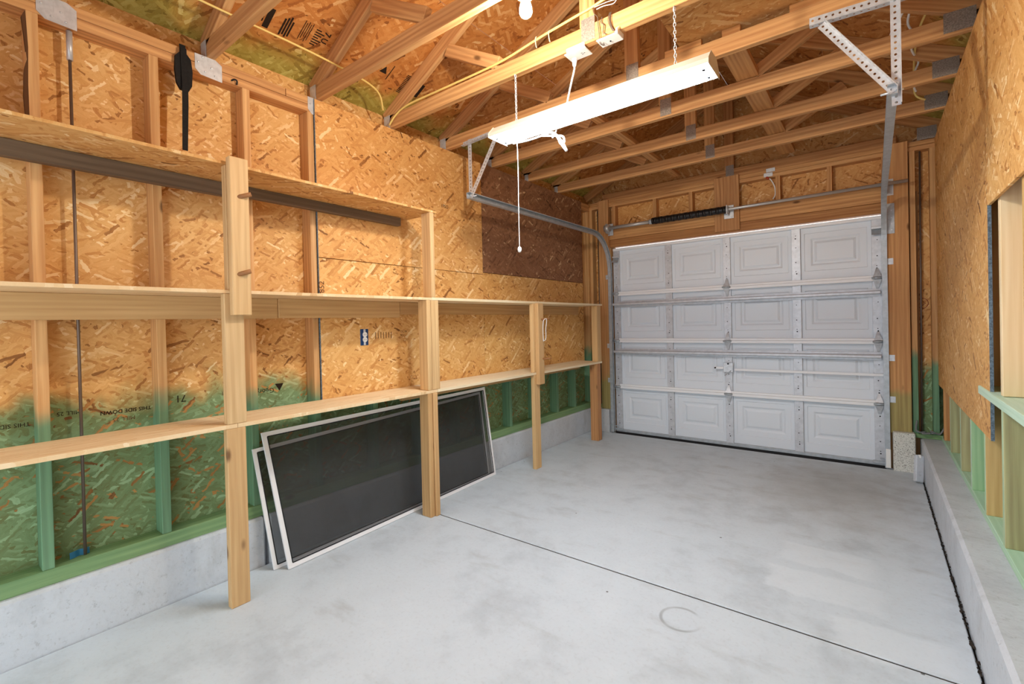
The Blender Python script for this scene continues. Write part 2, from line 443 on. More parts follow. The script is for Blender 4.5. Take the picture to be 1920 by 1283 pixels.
def angle_iron(name, parent, p0, p1, wdir, w=.032, mat='galv', two=True):
    """slotted steel angle from p0 to p1; one flange along wdir, the other square to it"""
    p0 = Vector(p0); p1 = Vector(p1); bm = bmesh.new(); L = (p1-p0).length
    bm_perf(bm, L, w, .026, .0055, .0025)
    if two: bm_perf(bm, L, w, .026, .0055, .0025, Matrix.Rotation(math.pi/2, 4, 'X'))
    return obj(name, bm, mat, parent, Matrix.Translation(p0) @ frame(p1-p0, wdir))

def text(name, parent, s, loc, xdir, ydir, size, mat='ink', bold=False, narrow=1.0):
    cu = bpy.data.curves.new(name, 'FONT'); cu.body = s; cu.size = size; cu.align_x = 'CENTER'; cu.align_y = 'CENTER'
    cu.extrude = .0002; cu.resolution_u = 2
    if bold: cu.offset = size*.02
    tmp = bpy.data.objects.new(name+'_src', cu); COL.objects.link(tmp)
    me = bpy.data.meshes.new_from_object(tmp.evaluated_get(bpy.context.evaluated_depsgraph_get()))
    bpy.data.objects.remove(tmp); bpy.data.curves.remove(cu)
    me.materials.clear(); me.materials.append(M[mat]); me.name = name
    o = bpy.data.objects.new(name, me); COL.objects.link(o)
    return reg(o, Matrix.Translation(loc) @ frame(xdir, ydir) @ Matrix.Diagonal((narrow, 1, 1, 1)), parent)

def polyplate(name, parent, pts, t, nrm, mat, tint=None):
    """flat plate from an outline of 3-D points, thickened along nrm"""
    c = sum((Vector(p) for p in pts), Vector())/len(pts); bm = bmesh.new(); nv = Vector(nrm).normalized()
    xa = Vector((1, 0, 0)) if abs(nv.x) < .8 else Vector((0, 1, 0)); xa = (xa-nv*xa.dot(nv)).normalized()
    Rm = frame(xa, nv.cross(xa)); Ri = Rm.inverted()
    a = [bm.verts.new(Ri @ (Vector(p)-c)) for p in pts]; b = [bm.verts.new(Ri @ (Vector(p)-c+nv*t)) for p in pts]
    bm.faces.new(a); bm.faces.new(b[::-1]); k = len(pts)
    for i in range(k): bm.faces.new((a[i], a[(i+1) % k], b[(i+1) % k], b[i]))
    bmesh.ops.recalc_face_normals(bm, faces=bm.faces[:])
    return obj(name, bm, mat, parent, Matrix.Translation(c) @ Rm, tint)

# ------------------------------------------------------------------ the setting
XS = -2.68            # inner face of the left framing
XI = -2.77            # inside of the left sheathing
YF = 5.10             # inner face of the far framing
Y0 = -0.85            # where the building is left off behind the camera
XR = .42              # inner face of the right framing
XRO = .51
floor = thing('floor', 'pale grey concrete garage slab with one cut joint across it', 'floor', (0, 0, 0), kind='structure')
JY = 2.228
box('slab', floor, (-2.645, .282), (Y0, JY-.006), (-.12, 0), 'floor', (1, 1, 1), .004)
box('slab', floor, (-2.645, .282), (JY+.006, 5.02), (-.12, 0), 'floor', (1, 1, 1), .004)
box('joint_bed', floor, (-2.645, .282), (JY-.006, JY+.006), (-.1, -.006), 'dirt', (1, 1, 1), 0)
box('apron', floor, (-2.9, .6), (5.02, 6.2), (-.14, -.025), 'curb', (1, 1, 1), 0)
box('ground_bed', floor, (-2.9, .6), (Y0, 5.02), (-.3, -.125), 'dirt', (1, 1, 1), 0)

wl = thing('wall_left', 'left garage wall of open studs, strand board and a low concrete curb', 'wall', (-2.7, 2, 0), kind='structure')
# concrete curb with a groove where two pours meet
box('curb', wl, (-2.92, -2.65), (Y0, 1.205), (-.12, .262), 'curb', (1, 1, 1), .012)
box('curb', wl, (-2.92, -2.65), (1.225, 5.02), (-.12, .262), 'curb', (.97, .97, .98), .012)
box('sill_plate', wl, (-2.80, XS+.004), (Y0, 5.10), (.262, .325), 'plate_g')
for y0 in (-.47, -.06, .332, .742, 1.16, 1.53, 1.95, 2.35, 2.75, 3.07, 3.455, 3.87, 4.28, 4.655, 5.06):
    box('stud', wl, (XI, XS), (y0, y0+.038), (.325, 2.60), 'stud', rnd_tint(.1))
box('top_plate', wl, (XI, XS), (Y0, 2.9), (2.60, 2.643), 'truss', (1.08, 1.08, 1.08))
box('top_plate', wl, (XI, XS), (2.9, 5.1), (2.60, 2.643), 'truss')
box('top_plate', wl, (XI, XS), (Y0, 1.4), (2.645, 2.69), 'truss', (1.0, .98, .95))
box('top_plate', wl, (XI, XS), (1.403, 5.1), (2.645, 2.69), 'truss', (1.0, .98, .95))
for (a, b) in ((Y0, 1.57), (1.573, 4.01), (4.013, 5.2)):
    box('sheathing', wl, (XI-.012, XI), (a, b), (.25, 2.83), 'osb_stain', rnd_tint(.05), 0, along=1)
# strand board over the studs
XP = -2.668
def lp(y, z, tint, mat='osb'):
    return box('osb_panel', wl, (XS+.0005, XP), y, z, mat, tint, .0012, along=1)
lp((1.573, 3.105), (1.722, 2.685), (1.02, .96, .9))
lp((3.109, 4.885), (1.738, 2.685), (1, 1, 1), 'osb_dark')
lp((1.573, 3.105), (.80, 1.718), (1.03, 1.02, .98))
lp((3.109, 4.885), (.80, 1.734), (1.02, 1.02, .95))
box('panel_edge', wl, (XS+.0005, XP-.001), (1.5695, 1.5728), (.80, 2.685), 'blue_edge', (.5, .5, .5), 0)
# steel hold-down rod
rod = cyl('tie_rod', wl, (-2.725, .472, .327), (-2.725, .472, 2.60), .006, 'grey_cord', 8)
cyl('coupler', rod, (-2.725, .472, 2.47), (-2.725, .472, 2.595), .011, 'galv', 8)

wf = thing('wall_far', 'far garage wall of bare framing around the overhead door opening', 'wall', (-1.16, 5.1, 0), kind='structure')
box('curb', wf, (-2.92, -2.44), (5.02, 5.25), (-.12, .262), 'curb', (1, 1, 1), .008)
box('sill_plate', wf, (-2.70, -2.44), (YF, YF+.09), (.262, .30), 'plate_g')
box('sill_plate', wf, (.21, .44), (YF, YF+.09), (.27, .305), 'plate_g')
for x0 in (-2.727, -2.682, -2.47):
    box('stud', wf, (x0, x0+.038), (YF, YF+.089), (.30, 2.62), 'stud', rnd_tint(.08))
for x0 in (.125, .245, .372):
    box('stud', wf, (x0, x0+.038), (YF, YF+.089), (.305, 2.62), 'stud', rnd_tint(.08, (.92, .88, .84)))
jl = box('jamb_board', wf, (-2.545, -2.42), (5.062, YF-.001), (.262, 2.70), 'jamb', (1, 1, 1))
jr = box('jamb_board', wf, (.09, .238), (5.062, YF-.001), (.30, 2.70), 'jamb', (1.02, 1, .97))
box('spring_pad', wf, (-1.255, -1.025), (5.07, YF-.002), (2.16, 2.70), 'truss', (.82, .76, .74))
box('header', wf, (-2.42, -1.256), (YF-.012, YF+.089), (2.235, 2.38), 'truss', (1.0, .96, .9))
box('header', wf, (-1.024, .10), (YF-.012, YF+.089), (2.235, 2.38), 'truss', (1.0, .96, .9))
box('head_board', wf, (-2.42, .10), (YF+.0, YF+.089), (2.145, 2.233), 'truss', (.72, .62, .52))
for x0 in (-2.385, -1.90, -1.515, -.714, -.312, .07):
    box('cripple_stud', wf, (x0, x0+.038), (YF, YF+.089), (2.38, 2.62), 'truss', rnd_tint(.06, (.95, .9, .85)))
box('top_plate', wf, (-2.70, .42), (YF, YF+.089), (2.62, 2.655), 'truss')
box('top_plate', wf, (-2.66, .42), (YF, YF+.089), (2.657, 2.692), 'truss', (.94, .9, .84))
for (a, b) in ((-2.78, -1.52), (-1.517, .52)):
    box('sheathing', wf, (a, b), (YF+.09, YF+.102), (2.15, 2.72), 'osb_far', rnd_tint(.04, (.95, .86, .78)), 0)
box('sheathing', wf, (-2.78, -2.43), (YF+.09, YF+.102), (.26, 2.15), 'osb_far', (.95, .88, .8), 0)
box('sheathing', wf, (.10, .52), (YF+.09, YF+.102), (.26, 2.15), 'osb_far', (.98, .9, .82), 0)
polyplate('gable_sheathing', wf, [(.62, YF+.09, 2.722), (.60, YF+.09, 2.76), (-1.13, YF+.09, 3.64), (-2.86, YF+.09, 2.76), (-2.88, YF+.09, 2.722)], .012, (0, 1, 0), 'osb_far', (.8, .72, .66))  # darker tint puts the gable's shade into the board colour
for xa, xb in ((-2.60, -2.387), (.067, .30)):
    box('light_seal', wf, (xa, xb), (YF+.065, YF+.09), (-.1, 2.3), 'truss', (.6, .6, .6), 0)  # dark boards added behind the door edges to block leaking light
wb = thing('wall_back', 'unseen back wall added to keep world light off the ceiling, left open below', 'wall', (-1.1, Y0, 0), kind='structure')  # unseen, added to hold world light off the roof; opening lets fill in
box('head_panel', wb, (-2.9, .65), (Y0-.1, Y0), (2.15, 2.73), 'osb', (1, 1, 1), 0)
polyplate('gable_sheathing', wb, [(.62, Y0-.05, 2.73), (-1.13, Y0-.05, 3.64), (-2.88, Y0-.05, 2.73)], .012, (0, -1, 0), 'osb', (.9, .85, .8))
rf = cyl('tie_rod', wf, (.305, YF+.055, .306), (.318, YF+.055, 2.62), .007, 'grey_cord', 8)
cyl('tie_rod', wf, (-2.60, YF+.06, .30), (-2.60, YF+.06, 2.62), .006, 'grey_cord', 8)

wr = thing('wall_right', 'right garage wall with a strand board panel over green-stained studs', 'wall', (.45, 2, 0), kind='structure')
box('curb', wr, (.292, .70), (Y0, 5.30), (-.12, .268), 'curb', (1.0, 1.0, 1.0), .014)
box('stem_end', wr, (.115, .255), (5.0, 5.2), (-.02, .318), 'speckle', (1, 1, 1), .006)
box('gap_bed', wr, (.282, .292), (Y0, 5.02), (-.1, -.02), 'dirt', (1, 1, 1), 0)
box('sill_plate', wr, (XR, XRO), (Y0, YF), (.268, .303), 'mint', (.92, 1, .92))
for y0 in (-.45, -.05, .36, .77, 1.17, 1.58, 1.99, 2.40):
    box('stud', wr, (XR, XRO), (y0, y0+.038), (.303, 2.61), 'stud_r', rnd_tint(.06))
M['green_st'] = wood('sprayed_green_stud', (172, 204, 160), (136, 178, 132))
def rstud(y0, y1, z0, z1, mat, tn, mint=True):
    o = box('stud', wr, (XR, XRO), (y0, y1), (z0, z1), mat, tn)
    if mint:         # the spray only reached the face turned to the room
        o.data.materials.append(M['mint']); R3 = WM[o.name].to_3x3()
        for p in o.data.polygons:
            if (R3 @ p.normal).x < -.8: p.material_index = 1
    return o
rstud(2.80, 2.84, .303, .893, 'stud_r', (.92, .88, .72))
rstud(2.80, 2.84, .936, 2.61, 'pine_w', (1.0, .95, .86), False)
rstud(3.21, 3.248, .303, 2.61, 'pine', (.98, 1.0, .84))
rstud(3.63, 3.668, .303, 2.61, 'green_st', (1, 1, 1)); rstud(4.03, 4.068, .303, 2.61, 'stud_r', (1, 1, .92))
rstud(4.53, 4.568, .303, 2.61, 'stud_r', (.9, .98, .88)); rstud(4.93, 4.968, .303, 2.61, 'truss', (1, .94, .9), False)
box('blocking_sill', wr, (.397, XRO), (.9, 3.205), (.895, .934), 'mint', (1.02, 1.02, 1.02))
box('top_plate', wr, (XR, XRO), (Y0, YF), (2.61, 2.69), 'truss')
for (a, b) in ((Y0, 1.5), (1.503, 3.9), (3.903, 5.2)):
    box('sheathing', wr, (XRO, XRO+.012), (a, b), (.25, 2.83), 'osb_stain', rnd_tint(.05, (.9, .9, .85)), 0, along=1)
XQ = .405
pr_ = box('osb_panel', wr, (XQ, XQ+.012), (2.965, 5.09), (.715, 2.69), 'osb', (1.03, 1.0, .94), .001)
box('painted_edge', pr_, (XQ, XQ+.0125), (2.962, 2.965), (.715, 1.765), 'blue_edge', (1, 1, 1), 0)
box('osb_panel', wr, (XQ, XQ+.012), (.5, 2.958), (1.76, 2.69), 'osb', (1.06, 1.04, .98), .001)
ss_ = box('panel_seam', wr, (XQ+.0015, XQ+.012), (2.958, 2.962), (1.765, 2.69), 'blue_edge', (1, 1, 1), 0)

# ---- roof: sheathing boards and trusses
ce = thing('ceiling', 'open gable roof of lumber trusses under strand board sheathing', 'ceiling', (-1.13, 2, 2.69), kind='structure')
RX, SL = -1.13, .51
def zr(x): return 2.95+SL*(min(x, 2*RX-x)+2.485)     # underside of the roof sheathing
for side in (-1, 1):
    for xa, xb in ((-2.98, -1.995), (-1.992, -1.13)):
        for ya, yb in ((Y0, .60), (.603, 3.02), (3.023, 5.25)):
            pA = Vector((xa, (ya+yb)/2, zr(xa))); pB = Vector((xb, (ya+yb)/2, zr(xb)))
            if side == 1: pA.x = 2*RX-pA.x; pB.x = 2*RX-pB.x
            d = (pB-pA).normalized(); nrm = d.cross(Vector((0, 1, 0)))
            if nrm.z < 0: nrm = -nrm
            c = (pA+pB)/2+nrm*.0065
            bm = bmesh.new(); bm_box(bm, (0, 0, 0), (yb-ya, (pB-pA).length, .012))
            obj('roof_panel', bm, 'osb_roof', ce, Matrix.Translation(c) @ frame((0, 1, 0), d), rnd_tint(.06, (.88, .80, .72) if side < 0 else (.82, .76, .7)))  # right slope tinted darker than the left to stand for its shade
def truss(y, gable=False, tn=(1, 1, 1)):
    t = part('truss', ce)
    yc = y+.019
    board('bottom_chord', t, (-2.765 if not gable else -2.5, yc, 2.7345), (.505 if not gable else .17, yc, 2.7345), .089, .038, (0, 0, 1), 'truss', rnd_tint(.05, tn))
    for s in (-1, 1):
        f = (lambda x: x) if s < 0 else (lambda x: 2*RX-x)
        off = .0445*math.cos(math.atan(SL))
        xa, xb = -2.76, RX-.002
        # the middle line lies half a rafter's depth below the sheathing
        nx = -SL/math.hypot(1, SL)*.0447; nz = 1/math.hypot(1, SL)*.0447
        board('rafter', t, (f(xa-nx), yc, zr(xa)-nz-.0005), (f(xb-nx-.03), yc, zr(xb-.03)-nz-.0005), .089, .038, (0, 0, 1), 'truss', rnd_tint(.06, tn))
        if not gable and not (s > 0 and 2 < y < 2.8):
            board('web', t, (f(-2.11), yc, 3.03), (f(-1.70), yc, 2.80), .075, .038, (0, 0, 1), 'truss', rnd_tint(.07, tn))
    board('king_post', t, (-1.118, yc, 2.78), (-1.118, yc, zr(RX)-.12), .085, .038, (1, 0, 0), 'truss', rnd_tint(.06, tn))
    box('nail_plate', t, (-1.15, -1.075), (y-.0025, y-.0005), (2.70, 2.815), 'nailplate', (1, 1, 1), 0)
    box('nail_plate', t, (.30, .42), (y-.0025, y-.0005), (2.70, 2.80), 'nailplate', (.5, .5, .5), 0)
    return t
TY = [-.75, -.18, .42, .99, 1.59, 2.15, 2.70, 3.27, 3.84, 4.39]
for i, y in enumerate(TY):
    t = truss(y)
    if y > 0 and y < 3:      # hurricane tie on the plate by each truss heel
        bx = XS
        big = y < 1.2
        w0 = .07 if big else .05
        polyplate('metal_tie', t, [(bx+.0008, y-.055, 2.69), (bx+.0008, y-.055, 2.615), (bx+.0008, y-.03, 2.59), (bx+.0008, y+w0, 2.585), (bx+.0008, y+w0, 2.67), (bx+.0008, y+.04, 2.69)], .0016, (1, 0, 0), 'galv')
        box('metal_tie', t, (XS-.06, XS+.0025), (y-.004, y-.0015), (2.63, 2.78), 'galv', (1, 1, 1), 0)
        bm = bmesh.new()
        for yy, zz in ((-.04, 2.65), (-.01, 2.61), (.02, 2.64), (.035, 2.605), (-.02, 2.68)):
            r = bmesh.ops.create_uvsphere(bm, u_segments=6, v_segments=4, radius=.005); bmesh.ops.translate(bm, vec=(bx+.003, y+yy, zz), verts=r['verts'])
        obj('nail_heads', bm, 'galv', t)
    elif y > 0:
        box('metal_tie', t, (XS-.04, XS+.003), (y-.004, y-.0015), (2.69, 2.76), 'galv', (1, 1, 1), 0)
truss(5.11, True, (.9, .84, .78))
board('brace', ce, (-1.60, 2.75, 2.80), (-1.60, 5.0, 2.80), .07, .036, (1, 0, 0), 'truss', (1.0, .95, .9))
board('brace', ce, (-.60, 2.80, 2.80), (-.60, 5.0, 2.80), .125, .036, (1, 0, 0), 'truss', (.9, .84, .78))
M['truss'].node_tree  # noqa

# ---- overhead door
dr = thing('door_1', 'white overhead garage door of four sections with steel stiles, rails and struts', 'garage door', (-1.16, 5.12, 0), kind='structure')
YD = 5.128
CE = [-2.385, -1.745, -1.158, -.56, .065]
ST = [(-2.385, -2.31), (-1.78, -1.71), (-1.192, -1.124), (-.595, -.524), (-.005, .065)]
SZ = [(.02, .535), (.537, 1.062), (1.064, 1.60), (1.602, 2.125)]
def nest(bm, rects):
    prev = None
    for (x0, x1, z0, z1, dy) in rects:
        cur = [bm.verts.new((x, YD+dy, z)) for x, z in ((x0, z0), (x1, z0), (x1, z1), (x0, z1))]
        if prev:
            for i in range(4): bm.faces.new((prev[i], prev[(i+1) % 4], cur[(i+1) % 4], cur[i]))
        prev = cur
    bm.faces.new(prev)
for (z0, z1) in SZ:
    bm = bmesh.new()
    for i in range(4):
        x0, x1 = CE[i], CE[i+1]; a0 = ST[i][1]+.028; a1 = ST[i+1][0]-.028; b0, b1 = z0+.1, z1-.075
        def R_(k, dy): return (a0+k, a1-k, b0+k, b1-k, dy)
        nest(bm, [(x0, x1, z0, z1, 0), R_(0, 0), R_(.005, .005), R_(.05, .005), R_(.066, .014), R_(.078, .014), R_(.098, .004)])
    # back skin and edges
    xa, xb = CE[0], CE[4]; k = [bm.verts.new((x, YD+.03, z)) for x, z in ((xa, z0), (xb, z0), (xb, z1), (xa, z1))]
    bm.faces.new(k)
    q = [bm.verts.new((x, YD, z)) for x, z in ((xa, z0), (xb, z0), (xb, z1), (xa, z1))]
    for i in range(4): bm.faces.new((q[i], q[(i+1) % 4], k[(i+1) % 4], k[i]))
    bmesh.ops.recalc_face_normals(bm, faces=bm.faces[:])
    sec = obj('section', bm, 'skin', dr)
    for si, (sx0, sx1) in enumerate(ST):
        s = box('stile', sec, (sx0, sx1), (YD-.024, YD-.0005), (z0+.004, z1-.004), 'steel_door', (lambda q: (q, q*1.01, q*1.02))((.84, .82, 1.05, .92, .88)[si]), .002)
for si, (sx0, sx1) in enumerate(ST):
    bm = bmesh.new(); cx = (sx0+sx1)/2
    for (z0, z1) in SZ:
        for fz, r in ((.16, .006), (.2, .004), (.36, .005), (.62, .004), (.78, .006), (.83, .004)):
            c = bmesh.ops.create_circle(bm, cap_ends=True, segments=8, radius=r)
            bmesh.ops.transform(bm, matrix=Matrix.Translation((cx+random.uniform(-.004, .004), YD-.0252, z0+(z1-z0)*fz)) @ Matrix.Rotation(math.pi/2, 4, 'X'), verts=c['verts'])
    tag(obj('bolt_holes', bm, 'hole', dr), kind='stuff')
for z in (.532, 1.062, 1.598):
    for i in range(4):
        pass
    r = box('rail', dr, (-2.325, .012), (YD-.054, YD-.025), (z-.022, z+.004), 'white_m', (1, 1, 1), .002)
    box('rail_lip', r, (-2.325, .012), (YD-.044, YD-.0245), (z+.005, z+.026), 'white_m', (.96, .96, .96), .002)
    box('rail_back', r, (-2.325, .012), (YD-.0245, YD-.0005), (z-.012, z+.02), 'white_m', (.9, .9, .9), 0)
box('top_rail', dr, (-2.385, .068), (YD-.034, YD-.0005), (2.098, 2.128), 'white_m', (1, 1, 1), .004)
box('bottom_rail', dr, (-2.385, .065), (YD-.03, YD+.02), (.004, .034), 'galv_d', (1.1, 1.1, 1.1), .003)
box('bottom_seal', dr, (-2.40, .07), (YD-.022, YD+.03), (-.025, .004), 'blackp', (1, 1, 1), .003)
for z in (1.478, .935):
    st_ = box('strut', dr, (-2.378, .052), (YD-.094, YD-.0255), (z-.014, z+.014), 'steel_door', (.8, .82, .83), .006)
    box('strut_flange', st_, (-2.378, .052), (YD-.029, YD-.0255), (z+.012, z+.034), 'steel_door', (1, 1, 1), .001)
    box('strut_flange', st_, (-2.378, .052), (YD-.029, YD-.0255), (z-.034, z-.012), 'steel_door', (1, 1, 1), .001)
for z in (.53, 1.06, 1.60):
    for (sx0, sx1) in (ST[0], ST[2], ST[4]):
        cx = (sx0+sx1)/2
        h = polyplate('hinge', dr, [(cx-.03, YD-.058, z+.012), (cx+.03, YD-.058, z+.012), (cx+.016, YD-.045, z+.05), (cx+.008, YD-.03, z+.085), (cx-.008, YD-.03, z+.085), (cx-.016, YD-.045, z+.05)], .004, (0, 1, 0), 'galv')
        polyplate('leaf', h, [(cx-.03, YD-.058, z-.012), (cx+.03, YD-.058, z-.012), (cx+.018, YD-.042, z-.05), (cx+.008, YD-.03, z-.09), (cx-.008, YD-.03, z-.09), (cx-.018, YD-.042, z-.05)], .004, (0, 1, 0), 'galv')
        cyl('pin', h, (cx-.038, YD-.064, z), (cx+.038, YD-.064, z), .009, 'galv_d', 10)
for s, xe, xt in ((-1, -2.345, -2.412), (1, .03, .088)):
    for z in (.07, .53, 1.06, 1.60):
        r = cyl('roller', dr, (xe, YD-.05, z), (xt, YD-.062, z), .006, 'galv_d', 8)
    # bent top bracket
    b = box('top_bracket', dr, (min(xe, xe+s*.0)-.036, xe+.036), (YD-.06, YD-.026), (2.015, 2.035), 'galv', (1, 1, 1), .002)
    polyplate('bracket_plate', b, [(xe-.034, YD-.03, 2.014), (xe+.034, YD-.03, 2.014), (xe+.034, YD-.075, 1.965), (xe-.034, YD-.075, 1.965)], .003, (0, .3, 1), 'galv_d')
    box('bottom_bracket', dr, (xe-.05, xe+.05), (YD-.045, YD-.026), (.02, .045), 'galv_d', (.5, .48, .46), .003)
lk = box('lock_bar', dr, (-1.10, .085), (YD-.05, YD-.044), (.765, .787), 'white_m', (1, 1, 1), .002)
lp_ = box('lock_plate', lk, (-1.205, -1.112), (YD-.048, YD-.0265), (.745, .845), 'galv', (1, 1, 1), .004)
box('lock_handle', lk, (-1.285, -1.20), (YD-.055, YD-.049), (.778, .8), 'white_m', (1, 1, 1), .003)
cyl('keyhole', lk, (-1.158, YD-.0495, .832), (-1.158, YD-.047, .832), .009, 'hole', 10)
cyl('handle_knob', lk, (-1.278, YD-.064, .789), (-1.278, YD-.054, .789), .008, 'hole', 10)
cyl('lock_rod', lk, (-1.19, YD-.052, .715), (-1.13, YD-.052, .765), .004, 'galv_d', 8)

# ------------------------------------------------------------------ door tracks
def track(x, s, label):
    t = thing('door_track', label, 'door track', (x, 5.05, 0), group=None)
    R = .40; zt = 2.265; yv = 5.055
    path = [Vector((0, 2.65, zt))]+[Vector((0, yv-R+R*math.sin(a), zt-R+R*math.cos(a))) for a in [i*math.pi/2/14 for i in range(15)]]
    # C section, open towards the door
    w, d, th = .023, .05, .002
    def prof():
        e = .026
        return [(-s*e, -w), (s*.010, -w), (s*.012, w), (-s*e, w), (-s*e, w-th*3), (-s*(e-.002), w-th*3), (-s*(e-.002), w-th), (s*.010-s*th, w-th), (s*.010-s*th, -w+th), (-s*(e-.002), -w+th), (-s*(e-.002), -w+th*3), (-s*e, -w+th*3)]
    bm = bmesh.new(); sweep(bm, path, prof(), (1, 0, 0))
    obj('curved_rail', bm, 'galv_d', t, Matrix.Translation((x, 0, 0)))
    bm = bmesh.new(); sweep(bm, [Vector((0, yv, zt-R-.001)), Vector((0, yv, .005))], prof(), (1, 0, 0))
    obj('upright_rail', bm, 'galv_d', t, Matrix.Translation((x, 0, 0)))
    for z in ((1.73, .925, .578) if s > 0 else (1.80, 1.0, .6)):
        c = box('jamb_clip', t, (x+s*.012, x+s*.05) if s > 0 else (x-.05, x-.012), (5.0585, 5.0615), (z-.026, z+.026), 'galv', (1, 1, 1), .001)
        cyl('bolt', c, (x+s*.036, 5.0585, z), (x+s*.036, 5.05, z), .009, 'galv', 6)
    # hanger frame of slotted angle under a roof truss
    hy = 2.686
    xo = x+s*.014 if s < 0 else x+.021
    ih = 1 if s < 0 else -1
    angle_iron('hanger_upright', t, (xo, hy, 2.245 if s < 0 else 2.20), (xo, hy, 2.70 if s < 0 else 2.80), (ih*1, 0, 0))
    angle_iron('hanger_brace', t, (xo+ih*.01, hy-.004, 2.27), (xo+ih*.27, hy-.004, 2.665), (ih*.8, 0, -.55))
    angle_iron('hanger_crossbar', t, (xo-ih*.04, hy-.008, 2.655), (xo+ih*.33, hy-.008, 2.672), (0, 0, 1))
    cyl('hanger_bolt', t, (xo+s*.01, hy, 2.265), (xo-s*.07, hy+.004, 2.262), .005, 'galv', 8)
    if s > 0:
        box('bottom_guard', t, (x-.02, x+.012), (5.02, 5.034), (.01, .165), 'white', (1, 1, 1), .002)
        fl = box('flag_bracket', t, (x-.012, x+.062), (5.056, 5.0605), (1.96, 2.21), 'galv_d', (.75, .7, .66), .001)
        for z in (1.99, 2.04, 2.09, 2.15):
            cyl('bolt', fl, (x+.042, 5.056, z), (x+.042, 5.052, z), .006, 'galv', 6)
    return t
track(-2.412, -1, 'grey steel door track curving along the left wall beside the shelving')
track(.087, 1, 'grey steel door track on the jamb beside the right wall')

# ------------------------------------------------------------------ torsion spring and shaft
tb = thing('torsion_shaft', 'steel torsion shaft with black spring above the garage door', 'door spring', (-1.1, 5.0, 2.35))
ys, zs = 4.995, 2.352
cyl('shaft', tb, (-2.44, ys, zs-.002), (.235, ys, zs+.012), .0145, 'shaft', 14)
cyl('winding_tube', tb, (-2.37, ys, zs-.002), (-1.87, ys, zs), .019, 'shaft', 16)
bm = bmesh.new(); L0 = 0.0
path = [Vector((x*.74/150, .031*math.cos(x*1.9), .031*math.sin(x*1.9))) for x in range(151)]
bmc = bmesh.new(); bmesh.ops.create_cone(bmc, cap_ends=True, segments=20, radius1=.034, radius2=.034, depth=.74)
bmesh.ops.transform(bmc, matrix=Matrix.Rotation(math.pi/2, 4, 'Y'), verts=bmc.verts); bm.free()
sp_ = obj('spring', bmc, 'blackp', tb, Matrix.Translation((-1.50, ys, zs+.004)), smooth=False)
for i in range(12):
    x = -1.85+i*.063
    cyl('coil', sp_, (x, ys, zs+.004), (x+.03, ys, zs+.004), .0365, 'blackp', 20)
cyl('winding_cone', tb, (-1.9, ys, zs), (-1.87, ys, zs), .028, 'galv_d', 14)
def bearing(x, plate=True):
    b = box('bearing_bracket', tb, (x-.006, x+.006), (ys-.03, 5.068 if plate else 5.06), (zs-.045, zs+.045), 'galv', (1, 1, 1), .004)
    cyl('bearing', b, (x-.014, ys, zs+.003), (x+.014, ys, zs+.003), .03, 'galv_d', 18)
    box('bracket_foot', b, (x-.045, x+.045), (5.058, 5.0615), (zs-.075, zs+.055), 'galv', (1, 1, 1), .001)
    cyl('bolt', b, (x+.025, 5.058, zs-.06), (x+.025, 5.045, zs-.06), .009, 'galv', 6)
    cyl('bolt', b, (x+.025, 5.058, zs+.035), (x+.025, 5.045, zs+.035), .009, 'galv', 6)
bearing(-1.118)
for x in (-2.40, .10):
    b = box('end_bracket', tb, (x-.004, x+.004), (ys-.035, 5.06), (zs-.06, zs+.05), 'galv_d', (.7, .7, .7), .003)
    cyl('cable_drum', b, (x-.026 if x < -1 else x-.034, ys, zs), (x+.03 if x < -1 else x-.006, ys, zs), .042, 'shaft', 20)
    box('bracket_foot', b, (x-.02, x+.045), (5.057, 5.0612), (zs-.075, zs+.06), 'galv', (.8, .8, .8), .001)

# ------------------------------------------------------------------ shelving
sh = thing('wooden_shelving', 'built-in three-tier wooden shelving on lumber posts along the left wall', 'shelf', (-2.5, 2, 0))
XF = -2.352
S1, S2, S3 = (.832, .851), (1.459, 1.475), (2.054, 2.068)
box('shelf_board', sh, (-2.679, XF), (Y0, .955), S1, 'osb_shelf', (1, .98, .95), .001)
box('shelf_board', sh, (-2.664, XF), (.957, 2.236), S1, 'osb_shelf', (1.0, .99, .97), .001)
box('shelf_board', sh, (-2.664, XF), (2.238, 4.70), (.832, .852), 'pine_w', (1, 1, 1), .001)
box('shelf_board', sh, (-2.679, XF), (Y0, .97), S2, 'osb_shelf', (.95, .9, .84), .001)
box('shelf_board', sh, (-2.664, XF), (.972, 2.20), S2, 'osb_shelf', (.95, .9, .84), .001)
box('shelf_board', sh, (-2.664, XF), (2.202, 4.73), (1.459, 1.478), 'pine_w', (1, .98, .95), .001)
box('shelf_board', sh, (-2.679, XF), (Y0, .965), S3, 'osb', (.88, .84, .78), .001)
box('shelf_board', sh, (-2.664, XF), (.967, 2.265), S3, 'osb', (.90, .86, .8), .001)
# wall cleats under the upper shelves
box('cleat', sh, (XS+.0005, -2.641), (Y0, 1.12), (1.985, 2.0535), 'cleat', (1, 1, 1))
box('cleat', sh, (XP+.0005, -2.630), (1.122, 2.185), (1.997, 2.0535), 'cleat', (1, 1, 1))
box('cleat', sh, (XS+.0005, -2.641), (Y0, 1.3), (1.348, 1.4585), 'pine', (.96, .92, .84))
box('cleat', sh, (XP+.0005, -2.629), (1.302, 2.155), (1.350, 1.4585), 'pine', (.96, .92, .84))
box('cleat', sh, (XP+.0005, -2.629), (2.158, 4.7), (1.372, 1.4585), 'pine', (.84, .74, .62))
box('cleat', sh, (XP+.0005, -2.629), (2.158, 4.7), (.76, .8315), 'pine', (.84, .76, .64))
PX = (XF-.038, XF)
def post(y0, y1, z0, z1, mat='pine', tn=None, x=PX): return box('post', sh, x, (y0, y1), (z0, z1), mat, tn or rnd_tint(.04), .003)
